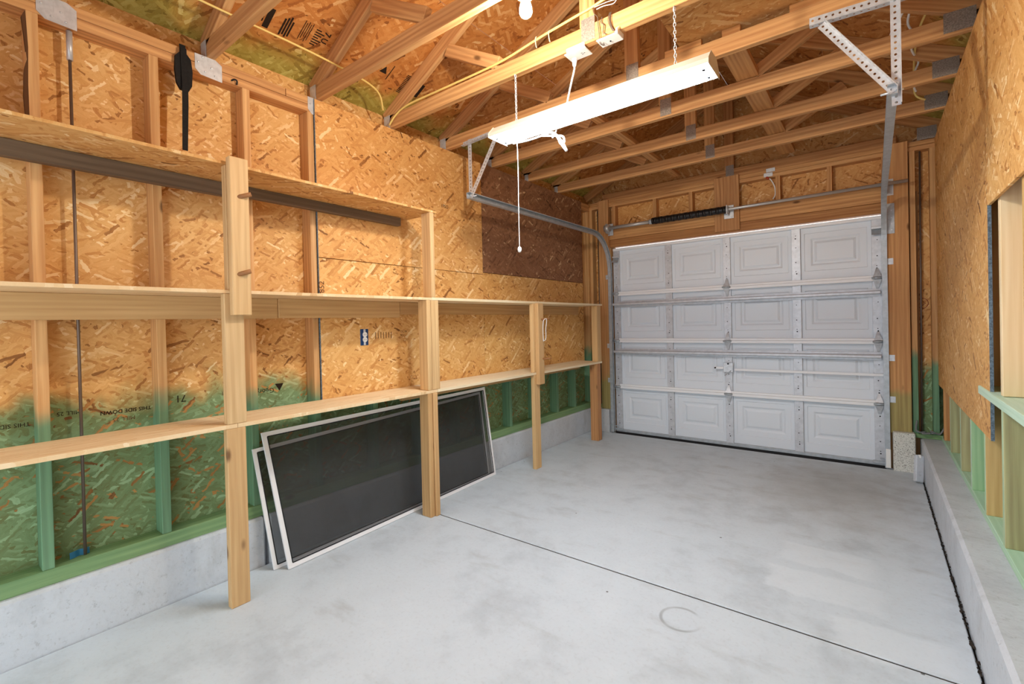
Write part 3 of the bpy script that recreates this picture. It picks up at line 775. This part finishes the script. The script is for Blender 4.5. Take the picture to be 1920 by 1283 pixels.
post(.908, .992, 0, .8315, tn=(.95, .9, .84)); post(.912, .998, .8515, 1.4585); post(.93, 1.012, 1.4755, 2.0535, tn=(.9, .85, .78))
fb = box('front_board', sh, (XF+.0005, XF+.038), (.935, 1.018), (1.357, 2.088), 'pine', (1, .97, .92), .003)
PA = (-2.437, XF)
post(2.145, 2.183, 0, .8315, tn=(.88, .80, .70), x=PA); post(2.152, 2.19, .8525, 1.4585, tn=(.98, .93, .86), x=PA); post(2.20, 2.238, 1.4785, 2.0535, tn=(.98, .93, .88), x=PA)
post(2.186, 2.224, 0, .8315, tn=(.95, .88, .8), x=(-2.43, XF+.012)); post(2.193, 2.262, .8525, 1.4585, tn=(1, .97, .92), x=(-2.40, XF))
post(3.392, 3.478, 0, .8315, tn=(1, .97, .9)); post(3.392, 3.475, .8525, 1.4585, tn=(1.02, 1, .95))
box('front_board', sh, (XF+.0005, XF+.036), (3.42, 3.505), (.745, 1.46), 'pine', (.95, .88, .8), .003)
post(4.575, 4.66, 0, .8315, 'cedar', (1, 1, 1), (-2.441, XF)); post(4.60, 4.688, .8525, 1.4585, tn=(1, .96, .88), x=(-2.42, XF))
# dowel pegs driven into the front boards
for (y, z) in ((.972, 1.905), (.962, 1.545)):
    cyl('peg', sh, (XF+.03, y, z), (XF+.062, y+.045, z+.016), .0105, 'dowel', 10)
for (y, z) in ((3.47, 1.318), (3.48, .968)):
    cyl('peg', sh, (XF+.03, y, z), (XF+.10, y+.035, z+.006), .008, 'dowel', 10)
tag(tube('hanging_tie', None, [(XF+.075, 3.475, 1.325), (XF+.062, 3.462, 1.30), (XF+.060, 3.455, 1.22), (XF+.062, 3.455, 1.137), (XF+.064, 3.462, 1.13), (XF+.066, 3.49, 1.15), (XF+.068, 3.49, 1.24), (XF+.078, 3.49, 1.30), (XF+.08, 3.478, 1.326)], .0032, 'white_cord', 4, 6), 'thin white plastic tie hanging from a dowel peg on the third shelf post', 'tie')

# ------------------------------------------------------------------ window screens leaning on the curb
def screen(name, label, BL, BR, TR, TL, w=.026, t=.012):
    BL, BR, TR, TL = map(Vector, (BL, BR, TR, TL))
    root = thing(name, label, 'window screen', BL, group=None)
    nrm = (BR-BL).cross(TL-BL).normalized()
    def quad(nm, a, b, c, d, mat, th):
        return polyplate(nm, root, [a, b, c, d], th, nrm, mat)
    def inset(P, A, B, k): return P+(A-P).normalized()*k+(B-P).normalized()*k
    ib, ir, it, il = inset(BL, BR, TL, w), inset(BR, BL, TR, w), inset(TR, BR, TL, w), inset(TL, BL, TR, w)
    quad('frame_bar', BL, BR, ir, ib, 'frame_al', t); quad('frame_bar', BR, TR, it, ir, 'frame_al', t)
    quad('frame_bar', TR, TL, il, it, 'frame_al', t); quad('frame_bar', TL, BL, ib, il, 'frame_al', t)
    n2 = nrm*t*.5
    bm = bmesh.new(); vs = [bm.verts.new(p+n2-BL) for p in (ib, ir, it, il)]; bm.faces.new(vs)
    obj('mesh_cloth', bm, 'mesh', root, Matrix.Translation(BL))
    bm = bmesh.new()
    pts = [ib, ir, it, il, ib]
    for a, b in zip(pts, pts[1:]):
        bm_tube(bm, [a+nrm*(t*1.02)-BL, b+nrm*(t*1.02)-BL], .003, 6)
    obj('spline', bm, 'hole', root, Matrix.Translation(BL))
    return root
screen('window_screen', 'larger dark mesh window screen in front, leaning on the left wall', (-2.492, 1.243, .001), (-2.575, 3.09, .001), (-2.662, 3.07, .745), (-2.652, 1.192, .722))
screen('window_screen', 'smaller dark mesh window screen leaning behind the larger one', (-2.55, 1.193, .001), (-2.61, 3.05, .001), (-2.672, 3.02, .71), (-2.664, 1.148, .64), .022, .010)

# ------------------------------------------------------------------ lights
fx = thing('shop_light', 'lit white fluorescent shop light hanging on chains under the roof trusses', 'light', (-1.12, 2.15, 2.35))
XA, XB = -1.712, -.525; YA, YB = 2.074, 2.238; ZB = 2.352
bm = bmesh.new()
pf = [(YA, ZB), (YA-.004, ZB+.018), (2.115, ZB+.062), (2.197, ZB+.062), (YB+.004, ZB+.018), (YB, ZB), (YB-.006, ZB+.004), (2.19, ZB+.05), (2.122, ZB+.05), (YA+.006, ZB+.004)]
A = [bm.verts.new((XA, y, z)) for y, z in pf]; B = [bm.verts.new((XB, y, z)) for y, z in pf]
for i in range(len(pf)): bm.faces.new((A[i], A[(i+1) % len(pf)], B[(i+1) % len(pf)], B[i]))
bmesh.ops.recalc_face_normals(bm, faces=bm.faces[:])
obj('housing', bm, 'fixture', fx)
box('lens', fx, (XA+.008, XB-.008), (YA+.006, YB-.006), (ZB+.0, ZB+.012), 'tube', (1, 1, 1), .003)
for x in (XA-.002, XB):
    e = polyplate('end_cap', fx, [(x, YA-.006, ZB-.006), (x, YB+.006, ZB-.006), (x, YB+.006, ZB+.02), (x, 2.20, ZB+.066), (x, 2.112, ZB+.066), (x, YA-.006, ZB+.02)], .002, (1, 0, 0), 'fixture')
    for y in (2.115, 2.195):
        xx = x+.028 if x < -1 else x-.03
        box('socket_clip', e, (xx-.006, xx+.006), (y-.007, y+.007), (ZB-.009, ZB-.0045), 'hole', (1, 1, 1), .001)
def chain(x, z0, z1, y=2.155):
    bm = bmesh.new(); nlk = int((z1-z0)/.017)
    for i in range(nlk):
        zc = z0+(z1-z0)*(i+.5)/nlk; rot = i % 2
        ring = []
        for a in range(8):
            an = a*math.pi/4; u = .0055*math.cos(an); w = .0115*math.sin(an)
            ring.append(Vector((u, 0, w)) if rot else Vector((0, u, w)))
        ring = [r+Vector((0, 0, zc-z0)) for r in ring]
        bm_tube(bm, ring+[ring[0]], .0018, 5, False)
    return obj('chain', bm, 'galv', fx, Matrix.Translation((x, y, z0)))
chain(-1.575, ZB+.06, 2.688); chain(-.685, ZB+.06, 2.688)
for x in (-1.575, -.685):
    tube('hook', fx, [(x, 2.155, 2.672), (x, 2.147, 2.68), (x, 2.15, 2.69), (x, 2.16, 2.694)], .0025, 'galv', 4, 6)
pc = tube('pull_cord', fx, [(-1.634, 2.236, ZB+.01), (-1.634, 2.24, 2.2), (-1.637, 2.24, 1.95), (-1.637, 2.24, 1.73)], .0022, 'white_cord', 4, 6)
bm = bmesh.new(); bmesh.ops.create_uvsphere(bm, u_segments=14, v_segments=10, radius=.012)
bmesh.ops.scale(bm, vec=(1, 1, 1.45), verts=bm.verts)
obj('cord_knob', bm, 'white', pc, Matrix.Translation((-1.637, 2.24, 1.722)), smooth=True)
bd = tube('cord_bundle', fx, [(-1.66, 2.235, ZB-.004), (-1.56, 2.245, ZB-.008), (-1.47, 2.25, ZB-.004), (-1.42, 2.25, 2.352), (-1.385, 2.25, 2.335), (-1.36, 2.25, 2.30), (-1.345, 2.245, 2.27), (-1.325, 2.25, 2.275), (-1.335, 2.255, 2.31), (-1.38, 2.255, 2.325), (-1.42, 2.25, 2.335), (-1.47, 2.25, 2.35), (-1.43, 2.25, 2.36), (-1.38, 2.25, 2.335), (-1.33, 2.25, 2.27)], .0055, 'white_cord', 6, 8)
cyl('cord_plug', bd, (-1.338, 2.25, 2.272), (-1.312, 2.25, 2.225), .011, 'white', 10, .008)
tube('cord_tie', bd, [(-1.365, 2.25, ZB+.02), (-1.375, 2.25, 2.35), (-1.39, 2.25, 2.325), (-1.40, 2.25, 2.318)], .004, 'white_cord', 4, 6)
tube('supply_cord', fx, [(-1.205, 2.172, 2.648), (-1.208, 2.172, 2.60), (-1.225, 2.17, 2.54), (-1.245, 2.165, 2.46), (-1.252, 2.16, ZB+.062)], .005, 'white_cord', 6, 8)
cyl('supply_plug', fx, (-1.205, 2.172, 2.652), (-1.207, 2.172, 2.615), .014, 'white', 10, .009)

bl = thing('light_bulb', 'round lit bare bulb in a lampholder near the top of the photo', 'bulb', (-1.113, 1.605, 2.60))
bm = bmesh.new(); prof = [(0, -.028), (.012, -.026), (.021, -.018), (.0265, -.005), (.026, .009), (.021, .027), (.016, .045), (.014, .06)]
rings = [[bm.verts.new((r*math.cos(a*math.pi/8), r*math.sin(a*math.pi/8), z)) for a in range(16)] for r, z in prof[1:]]
tip = bm.verts.new((0, 0, prof[0][1]))
for a in range(16): bm.faces.new((tip, rings[0][(a+1) % 16], rings[0][a]))
for P_, Q_ in zip(rings, rings[1:]):
    for a in range(16): bm.faces.new((P_[a], P_[(a+1) % 16], Q_[(a+1) % 16], Q_[a]))
bmesh.ops.recalc_face_normals(bm, faces=bm.faces[:])
obj('glass', bm, 'bulb', bl, Matrix.Translation((-1.113, 1.605, 2.573)), smooth=True)
cyl('lampholder', bl, (-1.113, 1.605, 2.633), (-1.113, 1.605, 2.689), .035, 'white', 20, .05)

# ------------------------------------------------------------------ outlets and cables
oc = thing('ceiling_outlet', 'white receptacle plate under a roof chord with the light plugged in', 'outlet', (-1.18, 2.17, 2.67))
box('cover_plate', oc, (-1.243, -1.122), (2.13, 2.212), (2.664, 2.671), 'white', (1, 1, 1), .002)
box('box', oc, (-1.235, -1.13), (2.14, 2.148), (2.671, 2.70), 'white', (.9, .9, .9), .001)
for x, y in ((-1.16, 2.165), (-1.16, 2.178), (-1.148, 2.172)):
    box('slot', oc, (x-.004, x+.004), (y-.0012, y+.0012), (2.6632, 2.6642), 'hole', (1, 1, 1), 0)
ob = thing('blank_cover', 'white blank plate with loose wires under a roof chord', 'cover plate', (-1.0, 2.16, 2.67))
box('plate', ob, (-1.058, -.945), (2.125, 2.198), (2.664, 2.671), 'white', (1, 1, 1), .002)
cyl('screw', ob, (-1.0, 2.165, 2.6642), (-1.0, 2.165, 2.661), .004, 'hole', 8)
box('side_clip', ob, (-.953, -.945), (2.125, 2.198), (2.671, 2.69), 'white', (1, 1, 1), .001)
yw = 2.140
tube('loose_wire', ob, [(-1.08, yw, 2.86), (-1.075, yw, 2.82), (-1.055, yw, 2.79), (-1.05, yw-.004, 2.75), (-1.045, yw-.004, 2.70), (-1.045, 2.14, 2.66), (-1.035, 2.165, 2.655), (-1.03, 2.15, 2.66)], .0022, 'grey_cord', 5, 6)
tube('loose_wire', ob, [(-1.06, yw, 2.83), (-1.02, yw, 2.83), (-.97, yw, 2.82), (-.95, yw, 2.835)], .002, 'white_cord', 5, 6)
tube('loose_wire', ob, [(-1.03, yw, 2.78), (-1.035, yw-.003, 2.755), (-1.02, yw-.003, 2.735), (-1.025, yw-.003, 2.70), (-1.01, yw-.002, 2.69)], .0025, 'grey_cord', 5, 6)
for k in range(3):
    tube('loose_wire', ob, [(-.99+k*.004, yw, 2.785), (-.998+k*.006, yw-.003, 2.75), (-.985+k*.003, yw-.003, 2.71), (-.975+k*.004, yw-.002, 2.69)], .0018, 'grey_cord', 5, 6)
tube('loose_wire', ob, [(-1.07, yw, 2.845), (-1.0, yw-.002, 2.84), (-.93, yw, 2.83)], .002, 'white_cord', 5, 6)
tube('loose_wire', ob, [(-.945, yw, 2.70), (-.95, 2.13, 2.685), (-.958, 2.125, 2.672)], .0025, 'white_cord', 5, 6)

yc = tube('yellow_cable', None, [(-2.44, -.8, 2.86), (-2.46, .3, 2.842), (-2.47, .9, 2.838), (-2.47, 1.5, 2.835), (-2.49, 1.88, 2.81), (-2.56, 2.0, 2.73)], .0055, 'yellow_cord', 8, 8)
tag(yc, 'yellow cable strung along the left eave behind the truss heels', 'cable')
yd = tube('yellow_cable', None, [(-2.66, 2.13, 2.70), (-2.60, 2.135, 2.75), (-2.48, 2.14, 2.788), (-2.2, 2.145, 2.792), (-1.8, 2.145, 2.79), (-1.62, 2.142, 2.795), (-1.4, 2.140, 2.822), (-1.2, 2.138, 2.84), (-1.05, 2.138, 2.855), (-.8, 2.14, 2.90), (-.4, 2.15, 3.0)], .0065, 'yellow_cord', 8, 8)
tag(yd, 'yellow cable stapled along the top of the chord that carries the outlets', 'cable')
for x in (-1.415, -1.33):
    tube('cable_staple', yd, [(x, 2.135, 2.832), (x-.006, 2.133, 2.82), (x-.008, 2.142, 2.79), (x-.006, 2.147, 2.779)], .003, 'cream_cord', 4, 6)
def hang(label, pts, mat, r): tag(tube('hanging_cable', None, pts, r, mat, 8, 8), label, 'cable')
def along(pts):      # points given in the y = 4.1 plane, drawn in along the sight line so the cable keeps under the sloping sheathing
    out = []
    for x, z, y in pts: out.append((x*y/4.1, y, CAM_H+(z-CAM_H)*y/4.1))
    return out
hang('cream cable looping furthest from the right wall behind the roof chords', along([(.235, 3.42, 3.33), (.215, 3.347, 3.36), (.16, 3.24, 3.42), (.117, 3.159, 3.48), (.117, 3.08, 3.6), (.121, 3.016, 3.75), (.135, 2.92, 3.95), (.16, 2.86, 4.05)]), 'white_cord', .006)
hang('cream wavy cable hanging between the other two cables by the right wall', along([(.236, 3.42, 3.35), (.23, 3.34, 3.40), (.205, 3.211, 3.46), (.222, 3.136, 3.52), (.222, 3.02, 3.75), (.254, 2.933, 3.95), (.238, 2.879, 4.02), (.23, 2.785, 4.12), (.24, 2.74, 4.15)]), 'white_cord', .006)
hang('yellow cable hanging closest to the right wall behind the roof chords', along([(.35, 3.36, 3.36), (.326, 3.299, 3.40), (.265, 3.153, 3.5), (.24, 3.03, 3.75), (.232, 2.9, 4.0), (.229, 2.785, 4.15), (.241, 2.712, 4.18), (.285, 2.674, 4.2)]), 'yellow_cord', .006)

wo = thing('wall_outlet', 'white duplex receptacle in a blue box set in the left wall panel', 'outlet', (-2.665, 1.884, 1.22))
box('box', wo, (-2.72, XP+.003), (1.851, 1.916), (1.165, 1.276), 'blue', (1, 1, 1), .004)
for z in (1.205, 1.238):
    c = cyl('receptacle', wo, (XP+.002, 1.884, z), (XP+.010, 1.884, z), .0165, 'white', 18)
    for dy in (-.006, .006):
        box('slot', c, (XP+.0098, XP+.0104), (1.884+dy-.001, 1.884+dy+.001), (z-.004, z+.004), 'hole', (1, 1, 1), 0)
box('yoke', wo, (XP+.002, XP+.005), (1.876, 1.892), (1.168, 1.274), 'galv', (1, 1, 1), .001)

jp = thing('cable_clamp_plates', 'two small white plates with a loose wire on the far top plate', 'plate', (-.76, 5.09, 2.69))
box('plate', jp, (-.79, -.715), (YF-.006, YF-.002), (2.67, 2.705), 'galv', (1.1, 1.1, 1.1), .001)
box('plate', jp, (-.81, -.735), (YF-.009, YF-.004), (2.628, 2.664), 'galv', (1.1, 1.1, 1.1), .001)
tube('wire', jp, [(-.785, YF-.01, 2.62), (-.755, YF+.0, 2.60), (-.735, YF+.02, 2.56), (-.725, YF+.04, 2.52), (-.725, YF+.05, 2.46), (-.745, YF+.05, 2.42)], .0055, 'white_cord', 6, 8)
cyl('wire_cap', jp, (-.79, YF-.012, 2.622), (-.765, YF-.006, 2.606), .011, 'redcap', 8)

gc = tube('grey_cable_coil', None, [(.27, YF-.03, .42), (.262, YF-.035, .345), (.285, YF-.04, .325), (.32, YF-.03, .33), (.30, YF-.05, .318), (.345, YF-.05, .324), (.33, YF-.02, .322), (.37, YF-.04, .325), (.35, YF-.03, .34), (.385, YF-.06, .33), (.40, YF-.10, .335), (.412, 4.99, .355), (.43, 4.985, .40)], .006, 'grey_cable', 8, 8)
tag(gc, 'grey cable lying loose on the sill in the far right corner', 'cable')

# ------------------------------------------------------------------ loose things
st = thing('black_strap', 'black padded strap hanging from the left top plate near the shelf', 'strap', (-2.655, .885, 2.4))
bm = bmesh.new()
out = [(.862, 2.655), (.846, 2.635), (.842, 2.57), (.848, 2.505), (.864, 2.475), (.90, 2.475), (.914, 2.505), (.918, 2.575), (.912, 2.635), (.895, 2.655)]
polyplate('pad', st, [(-2.676, y, z) for y, z in out], .016, (1, 0, 0), 'black')
polyplate('webbing', st, [(-2.672, .866, 2.70), (-2.672, .892, 2.70), (-2.655, .894, 2.5), (-2.653, .892, 2.40), (-2.653, .884, 2.175), (-2.653, .861, 2.175), (-2.653, .866, 2.4), (-2.655, .868, 2.5)], .004, (1, 0, 0), 'black')
polyplate('stitched_strip', st, [(-2.6595, .866, 2.68), (-2.6595, .892, 2.68), (-2.6595, .894, 2.49), (-2.6595, .868, 2.49)], .004, (1, 0, 0), 'black')

tg = thing('blue_tag', 'curled blue paper label standing on the green sill by the tie rod', 'label', (-2.735, .455, .326))
bm = bmesh.new(); cur = catmull([Vector((-2.718, .421, 0)), Vector((-2.724, .438, 0)), Vector((-2.735, .455, 0)), Vector((-2.728, .468, 0)), Vector((-2.733, .488, 0))], 4)
A = [bm.verts.new((p.x, p.y, .3262)) for p in cur]; B = [bm.verts.new((p.x-.004, p.y, .353)) for p in cur]
for i in range(len(cur)-1): bm.faces.new((A[i], A[i+1], B[i+1], B[i]))
bmesh.ops.solidify(bm, geom=bm.faces[:], thickness=.0008)
obj('curled_paper', bm, 'bluetag', tg)

lb = thing('loose_offcut', 'weathered grey offcut leaning on the right curb by the door', 'offcut', (.26, 4.72, 0))
board('slab', lb, (.252, 4.705, .012), (.262, 4.76, .205), .06, .03, (.8, .6, 0), 'curb', (.62, .6, .56), .006)
box('white_sticker', lb, (.255, .272), (4.738, 4.741), (.19, .213), 'white', (1, 1, 1), 0)

ls = box('loft_sheet', None, (-.838, .40), (2.195, 2.775), (2.817, 2.829), 'osb', (.78, .70, .62), .001)
tag(ls, 'strand board sheet laid across two roof chords as a loft', 'board')
for x0, x1, lab in ((-.92, -.72, 'short lumber block on the roof chord, nearest the hanging light'), (-.615, -.525, 'short lumber block in the middle of three under the loft board'), (-.305, -.06, 'short lumber block closest to the track hanger under the loft board')):
    tag(box('lumber_block', None, (x0, x1), (2.705, 2.736), (2.7795, 2.8165), 'truss', (1.02, .95, .86)), lab, 'lumber', 'blocks under the loft board')

polyplate('bark_edge', wl, [(XS+.0006, .334, 2.6), (XS+.0006, .322, 2.57), (XS+.0006, .329, 2.48), (XS+.0006, .334, 2.40), (XS+.0006, .326, 2.36), (XS+.0006, .322, 2.25), (XS+.0006, .329, 2.10), (XS+.0006, .337, 2.09), (XS+.0006, .336, 2.3), (XS+.0006, .339, 2.45)], -.02, (1, 0, 0), 'ink2')
tube('wire_stub', wl, [(XS+.002, 1.105, 2.615), (XS+.012, 1.115, 2.622), (XS+.014, 1.128, 2.618), (XS+.006, 1.13, 2.60)], .004, 'hole', 4, 6)
bm = bmesh.new(); rr_ = random.Random(3)
for k in range(150):
    y = 2.2+2.5*rr_.random()**1.2; r = rr_.uniform(.002, .007)
    q = bmesh.ops.create_icosphere(bm, subdivisions=1, radius=r)
    bmesh.ops.scale(bm, vec=(1, rr_.uniform(.8, 2.4), .6), verts=q['verts']); bmesh.ops.translate(bm, vec=(.286+rr_.uniform(-.006, .004), y, .001), verts=q['verts'])
tag(obj('grit', bm, 'dirt'), 'dark grit strewn along the gap beside the right curb', 'grit', kind='stuff')
# ------------------------------------------------------------------ stamps and marks on the boards
DY, UZ = (0, 1, 0), (0, 0, 1); dy_, uz_ = (0, -1, 0), (0, 0, -1)
xw = XI+.0006
# on the left wall a reader in the room sees +Y to the right
text('stamp', wl, 'THIS SIDE DOWN', (xw, .64, .925), dy_, uz_, .024, 'ink', True, 1.0)
text('stamp', wl, 'MILL 25', (xw, .44, .945), dy_, uz_, .024, 'ink')
text('stamp', wl, 'MILL 25', (xw, .63, .888), dy_, uz_, .026, 'ink2')
text('stamp', wl, 'THIS SIDE', (xw, .27, .92), dy_, uz_, .024, 'ink')
text('stamp', wl, 'Georgia', (xw, 1.265, .934), dy_, uz_, .04, 'ink')
polyplate('stamp', wl, [(xw, 1.335, .968), (xw, 1.385, .968), (xw, 1.36, .925)], .0003, (1, 0, 0), 'ink')
text('stamp', wl, '71', (xw, .86, .95), dy_, uz_, .05, 'ink')
text('stamp', wl, 'OSLI', (xw, 1.08, .95), dy_, uz_, .03, 'ink2')
xp = XP+.0006
text('stamp', wl, '852', (xp, 1.588, 1.54), (0, 0, 1), dy_, .05, 'ink2')
text('stamp', wl, '1FSO', (xp, 2.66, 2.226), DY, UZ, .036, 'ink2', True)
text('stamp', wl, 'CC.16', (xp, 2.215, 1.25), DY, UZ, .022, 'ink2')
text('stamp', wl, '9CC', (xp, 2.205, 1.222), DY, UZ, .022, 'ink2')
for k in range(7):
    polyplate('stamp', wl, [(xp, 1.97+k*.022, 1.205+.004*(k % 3)), (xp, 1.975+k*.022, 1.205), (xp, 1.975+k*.022, 1.252), (xp, 1.97+k*.022, 1.25-.004*(k % 2))], .0003, (1, 0, 0), 'ink2')
# roof stamps on the bay above the left shelf
def roofpt(x, y): return Vector((x, y, zr(x)-.0012))
rd = Vector((1, 0, SL)).normalized()
text('stamp', ce, 'SIZE', roofpt(-2.50, 1.19), rd*-1, (0, 1, 0), .045, 'ink', True)
def bar(x0, x1, y0, y1):
    polyplate('stamp', ce, [roofpt(x0, y0), roofpt(x1, y0), roofpt(x1, y1), roofpt(x0, y1)], .0004, (0, 0, -1), 'ink')
bar(-2.56, -2.455, 1.215, 1.245)
for k in range(4):
    bar(-2.562+.008*(k % 2), -2.47+.01*(k % 3), 1.302+k*.014, 1.311+k*.014)
for k in range(5): bar(-2.54+.012*(k % 3), -2.43-.01*(k % 2), 1.40+k*.011, 1.4035+k*.011)
for k in range(7): bar(-2.535+k*.014, -2.529+k*.014, 1.47, 1.50+.012*(k % 3))
text('stamp', ce, '7 U', roofpt(-2.47, 1.535), rd*-1, (0, 1, 0), .05, 'ink', True)
polyplate('stamp', ce, [roofpt(-2.50, 1.93), roofpt(-2.50, 1.985), roofpt(-2.455, 1.957)], .0004, (0, 0, -1), 'ink')
bar(-2.53, -2.43, 2.0, 2.006)
for k in range(13): bar(-2.572+k*.0105, -2.567+k*.0105, 2.12, 2.16)
bar(-2.552, -2.455, 2.265, 2.288)
# red ring marked on the far sheathing
bm = bmesh.new(); bm_tube(bm, [Vector((.036*math.cos(a*.35), 0, .042*math.sin(a*.35))) for a in range(19)], .0022, 5, False)
obj('marker_ring', bm, 'red', wf, Matrix.Translation((.322, YF+.089, 1.374)))
bm = bmesh.new(); bm_tube(bm, [Vector((.0, 0, .02)), Vector((.02, 0, .0)), Vector((-.01, 0, -.025))], .002, 5)
obj('marker_ring', bm, 'red', wf, Matrix.Translation((.322, YF+.089, 1.374)))
